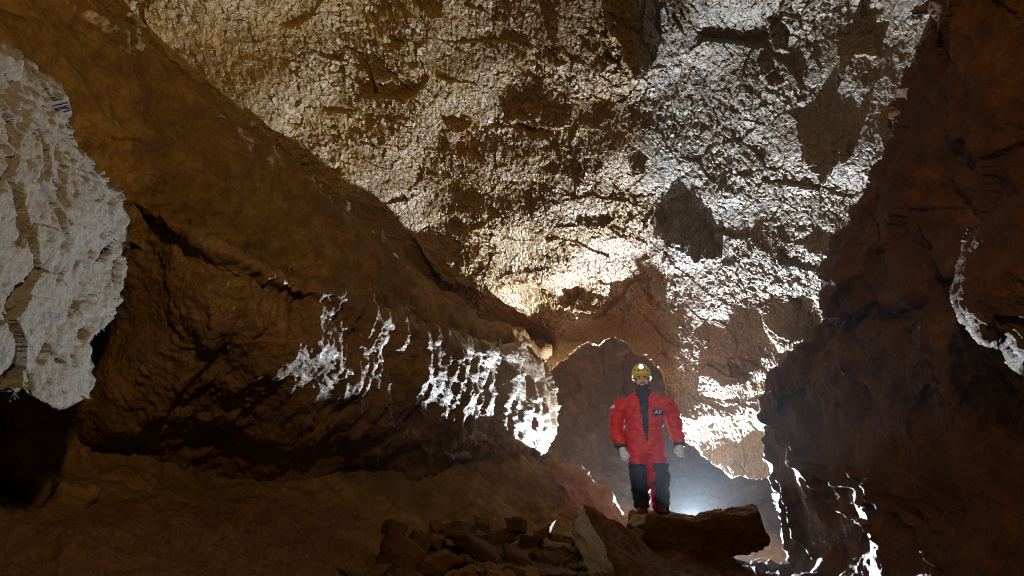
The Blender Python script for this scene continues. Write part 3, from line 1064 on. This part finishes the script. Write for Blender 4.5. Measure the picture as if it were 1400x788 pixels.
# lettering on the badge
cu = bpy.data.curves.new('badge_mark', 'FONT')
cu.body = 'AV'
cu.size = 0.062
cu.shear = 0.3
cu.extrude = 0.002
to = bpy.data.objects.new('tmp', cu)
COL.objects.link(to)
dg = bpy.context.evaluated_depsgraph_get()
tme = bpy.data.meshes.new_from_object(to.evaluated_get(dg))
bpy.data.objects.remove(to)
bv, _ = arrays(bd.data)
tv, _ = arrays(tme)
tv = tv - tv.mean(0)
sel = bv[:, 1] < np.median(bv[:, 1]) + .02
tgt = np.array([(907 - 888) * S, bv[:, 1].min() - 0.003, (703 - 567) * S])
A_ = np.stack([tv[:, 0] * 1.15, tv[:, 0] * 0.25 + tv[:, 2], tv[:, 1]], 1)
set_v(tme, A_ + tgt)
tme.materials.append(M_WHITE)
link('badge_mark', tme, bd)

# gloves: palm, four fingers of unequal length, thumb
def glove(wrist, palm_end, sx):
    bm = bmesh.new()
    a, b_ = np.array(wrist), np.array(palm_end)
    ax = (b_ - a) / np.linalg.norm(b_ - a)
    loft(bm, [(a - ax * .02, .042, .042), (a + ax * .02, .043, .036), ((a + b_) / 2 + ax * .01, .048, .03), (b_, .046, .024)], 16)
    for i, ln in enumerate((.062, .074, .08, .07)):
        off = (i - 1.5) * .022
        p0 = b_ + np.array([off * .9, 0, 0]) - ax * .012
        p1 = p0 + ax * ln * .5 + np.array([off * .1, -.006, 0])
        p2 = p1 + ax * ln * .32 + np.array([-sx * .004, -.0, 0]) + np.array([0, .022, 0])
        p3 = p2 + ax * ln * .12 + np.array([-sx * .004, .022, 0])
        loft(bm, [(p0, .0125, .0125), (p1, .012, .012), (p2, .011, .011), (p3, .008, .008)], 10)
    t0 = a + ax * .035 + np.array([sx * .036, -.01, 0])
    t1 = t0 + ax * .035 + np.array([sx * .022, -.014, 0])
    t2 = t1 + ax * .032 + np.array([sx * .003, -.006, 0])
    loft(bm, [(t0, .017, .016), (t1, .014, .013), (t2, .009, .009)], 10)
    me = remeshed(bm, 0.0042, 2)
    me.materials.append(M_GLOVE)
    me.polygons.foreach_set('use_smooth', np.ones(len(me.polygons), bool))
    return link('glove', me, person)


glove(L(855, 616.5, -.045), L(857.2, 625.5, -.06), 1)
glove(L(933.0, 612.5, -.033), L(933.2, 620.5, -.055), -1)

# boots
def boot(px, py, yaw, z0):
    bm = bmesh.new()
    c = L(px, 703, 0)
    c[2] = z0
    fw = np.array([math.sin(yaw), -math.cos(yaw), 0])
    up = np.array([0, 0, 1.0])
    loft(bm, [(c + up * .16, .062, .068), (c + up * .10, .058, .066), (c + up * .05, .055, .07), (c + up * .02, .05, .07)], 16)
    for t, r, h in ((-.05, .046, .042), (.03, .05, .05), (.10, .052, .045), (.165, .042, .032)):
        ball(bm, c + fw * t + up * (h + .006), (r, r * 1.1, h), 16)
    me = remeshed(bm, 0.006, 3)
    me.materials.append(M_BOOT)
    me.polygons.foreach_set('use_smooth', np.ones(len(me.polygons), bool))
    o = link('boot', me, person)
    bm = bmesh.new()
    pts = []
    for t, w in ((-.09, .045), (0, .05), (.08, .056), (.15, .054), (.21, .034)):
        rt = np.cross(fw, up)
        for sgn in (-1, 1):
            pts.append(Vector(c + fw * t + rt * w * sgn - up * .012))
            pts.append(Vector(c + fw * t + rt * w * sgn + up * .022))
    hull_into(bm, pts)
    me = bpy.data.meshes.new('sole')
    bm.to_mesh(me)
    bm.free()
    me.materials.append(M_BLACK)
    link('sole', me, o)
    rt = np.cross(fw, up)
    for i in range(3):
        bm = bmesh.new()
        hh = .03 + i * .022
        fr = c + fw * (.125 - i * .016) + up * (hh + .03)
        w = .04
        bl = [(fr - rt * w - fw * .02 - up * .004, .006, .006), (fr, .006, .006), (fr + rt * w - fw * .02 + up * .012, .006, .006)]
        loft(bm, [(p_ if True else p_, a_, b2_) for p_, a_, b2_ in [(np.array(q[0]), q[1], q[2]) for q in bl]], 8)
        me = bpy.data.meshes.new('lace')
        bm.to_mesh(me)
        bm.free()
        me.materials.append(M_WHITE)
        link('lace', me, o)


boot(878.5, 703, -0.25, -0.025)
boot(902.5, 700, 0.15, 0.0)

# helmet
hel_c = L(887.0, 512.5, -.005)
bm = bmesh.new()
bmesh.ops.create_uvsphere(bm, u_segments=48, v_segments=32, radius=1)
for v in bm.verts:
    x, y, z = v.co
    r = 1 + 0.03 * math.exp(-(x / .18) ** 2) * max(0, z)
    v.co = Vector((x * .122 * r, y * .142 * r, z * .155 * r))
low = [v for v in bm.verts if v.co.z < -0.03 - (0.02 if v.co.y > 0 else 0)]
bmesh.ops.delete(bm, geom=low, context='VERTS')
bmesh.ops.solidify(bm, geom=bm.faces[:], thickness=0.008)
me = bpy.data.meshes.new('helmet')
bm.to_mesh(me)
bm.free()
me.materials.append(M_YEL)
me.polygons.foreach_set('use_smooth', np.ones(len(me.polygons), bool))
helmet = link('helmet', me, person)
helmet.location = hel_c
helmet.rotation_euler = (R(-6), 0, 0)
# rim
bm = bmesh.new()
n = 48
prev = None
first = None
for k in range(n):
    an = 2 * math.pi * k / n
    ring = []
    for q in range(8):
        a2 = 2 * math.pi * q / 8
        rr = 1 + .05 * math.cos(a2)
        ring.append(bm.verts.new((math.cos(an) * .119 * rr, math.sin(an) * .139 * rr, -.03 - (.02 if math.sin(an) > 0 else 0) * abs(math.sin(an)) + .007 * math.sin(a2))))
    if prev:
        for q in range(8):
            bm.faces.new((prev[q], ring[q], ring[(q + 1) % 8], prev[(q + 1) % 8]))
    else:
        first = ring
    prev = ring
for q in range(8):
    bm.faces.new((prev[q], first[q], first[(q + 1) % 8], prev[(q + 1) % 8]))
me = bpy.data.meshes.new('rim')
bm.to_mesh(me)
bm.free()
me.materials.append(M_YEL)
me.polygons.foreach_set('use_smooth', np.ones(len(me.polygons), bool))
link('rim', me, helmet)
for (x, z) in ((-.075, .05), (.072, .035), (-.03, .03)):
    bm = bmesh.new()
    yy = -.142 * math.sqrt(max(0, 1 - (x / .122) ** 2 - (z / .155) ** 2))
    ball(bm, (x, yy, z), (.011, .008, .014), 12)
    me = bpy.data.meshes.new('vent_hole')
    bm.to_mesh(me)
    bm.free()
    me.materials.append(M_BLACK)
    link('vent_hole', me, helmet)
# headlamp housing and lens
bm = bmesh.new()
loft(bm, [((0.005, -.115, .075), .03, .036), ((0.005, -.135, .073), .036, .042), ((0.005, -.158, .071), .036, .04), ((0.005, -.162, .071), .03, .034)], 20)
me = bpy.data.meshes.new('headlamp')
bm.to_mesh(me)
bm.free()
me.materials.append(M_BLACK)
hl = link('headlamp', me, helmet)
bm = bmesh.new()
loft(bm, [((0.005, -.160, .071), .026, .029), ((0.005, -.168, .071), .024, .027), ((0.005, -.172, .071), .012, .014)], 20)
me = bpy.data.meshes.new('lens')
bm.to_mesh(me)
bm.free()
me.materials.append(M_LED)
link('lens', me, hl)
# chin straps
for sx in (-1, 1):
    bm = bmesh.new()
    pth = [HC + np.array([sx * .092, -.03, .03]), HC + np.array([sx * .084, -.05, -.03]), HC + np.array([sx * .066, -.06, -.085]), HC + np.array([sx * .03, -.07, -.125]), HC + np.array([0, -.075, -.135])]
    loft(bm, [(p_, .007, .004) for p_ in pth], 8)
    me = bpy.data.meshes.new('chin_strap')
    bm.to_mesh(me)
    bm.free()
    me.materials.append(M_BLACK)
    st = link('chin_strap', me, person)
    bm = bmesh.new()
    ball(bm, HC + np.array([sx * .09, -.045, -.002]), (.008, .01, .018), 10)
    me = bpy.data.meshes.new('buckle')
    bm.to_mesh(me)
    bm.free()
    me.materials.append(M_WHITE)
    link('buckle', me, st)

# ------------------------------------------------------------------ mist in the cave air
def box_obj(name, lo, hi, mat):
    bm = bmesh.new()
    vs = [bm.verts.new((x, y, z)) for x in (lo[0], hi[0]) for y in (lo[1], hi[1]) for z in (lo[2], hi[2])]
    for f in ((0, 1, 3, 2), (4, 6, 7, 5), (0, 4, 5, 1), (2, 3, 7, 6), (0, 2, 6, 4), (1, 5, 7, 3)):
        bm.faces.new([vs[i] for i in f])
    bmesh.ops.recalc_face_normals(bm, faces=bm.faces[:])
    me = bpy.data.meshes.new(name)
    bm.to_mesh(me)
    bm.free()
    me.materials.append(mat)
    o = bpy.data.objects.new(name, me)
    COL.objects.link(o)
    return o


M_HAZE = bpy.data.materials.new('mist')
M_HAZE.use_nodes = True
nt = M_HAZE.node_tree
nt.nodes.remove(nt.nodes['Principled BSDF'])
pv = nt.nodes.new('ShaderNodeVolumePrincipled')
pv.inputs['Color'].default_value = (0.72, 0.86, 1.0, 1)
pv.inputs['Density'].default_value = 0.0012
pv.inputs['Anisotropy'].default_value = 0.74
nt.links.new(pv.outputs[0], nt.nodes['Material Output'].inputs['Volume'])
hz = box_obj('haze', (-9, -4, -4), (9, 22, 9), M_HAZE)
hz['kind'] = 'stuff'
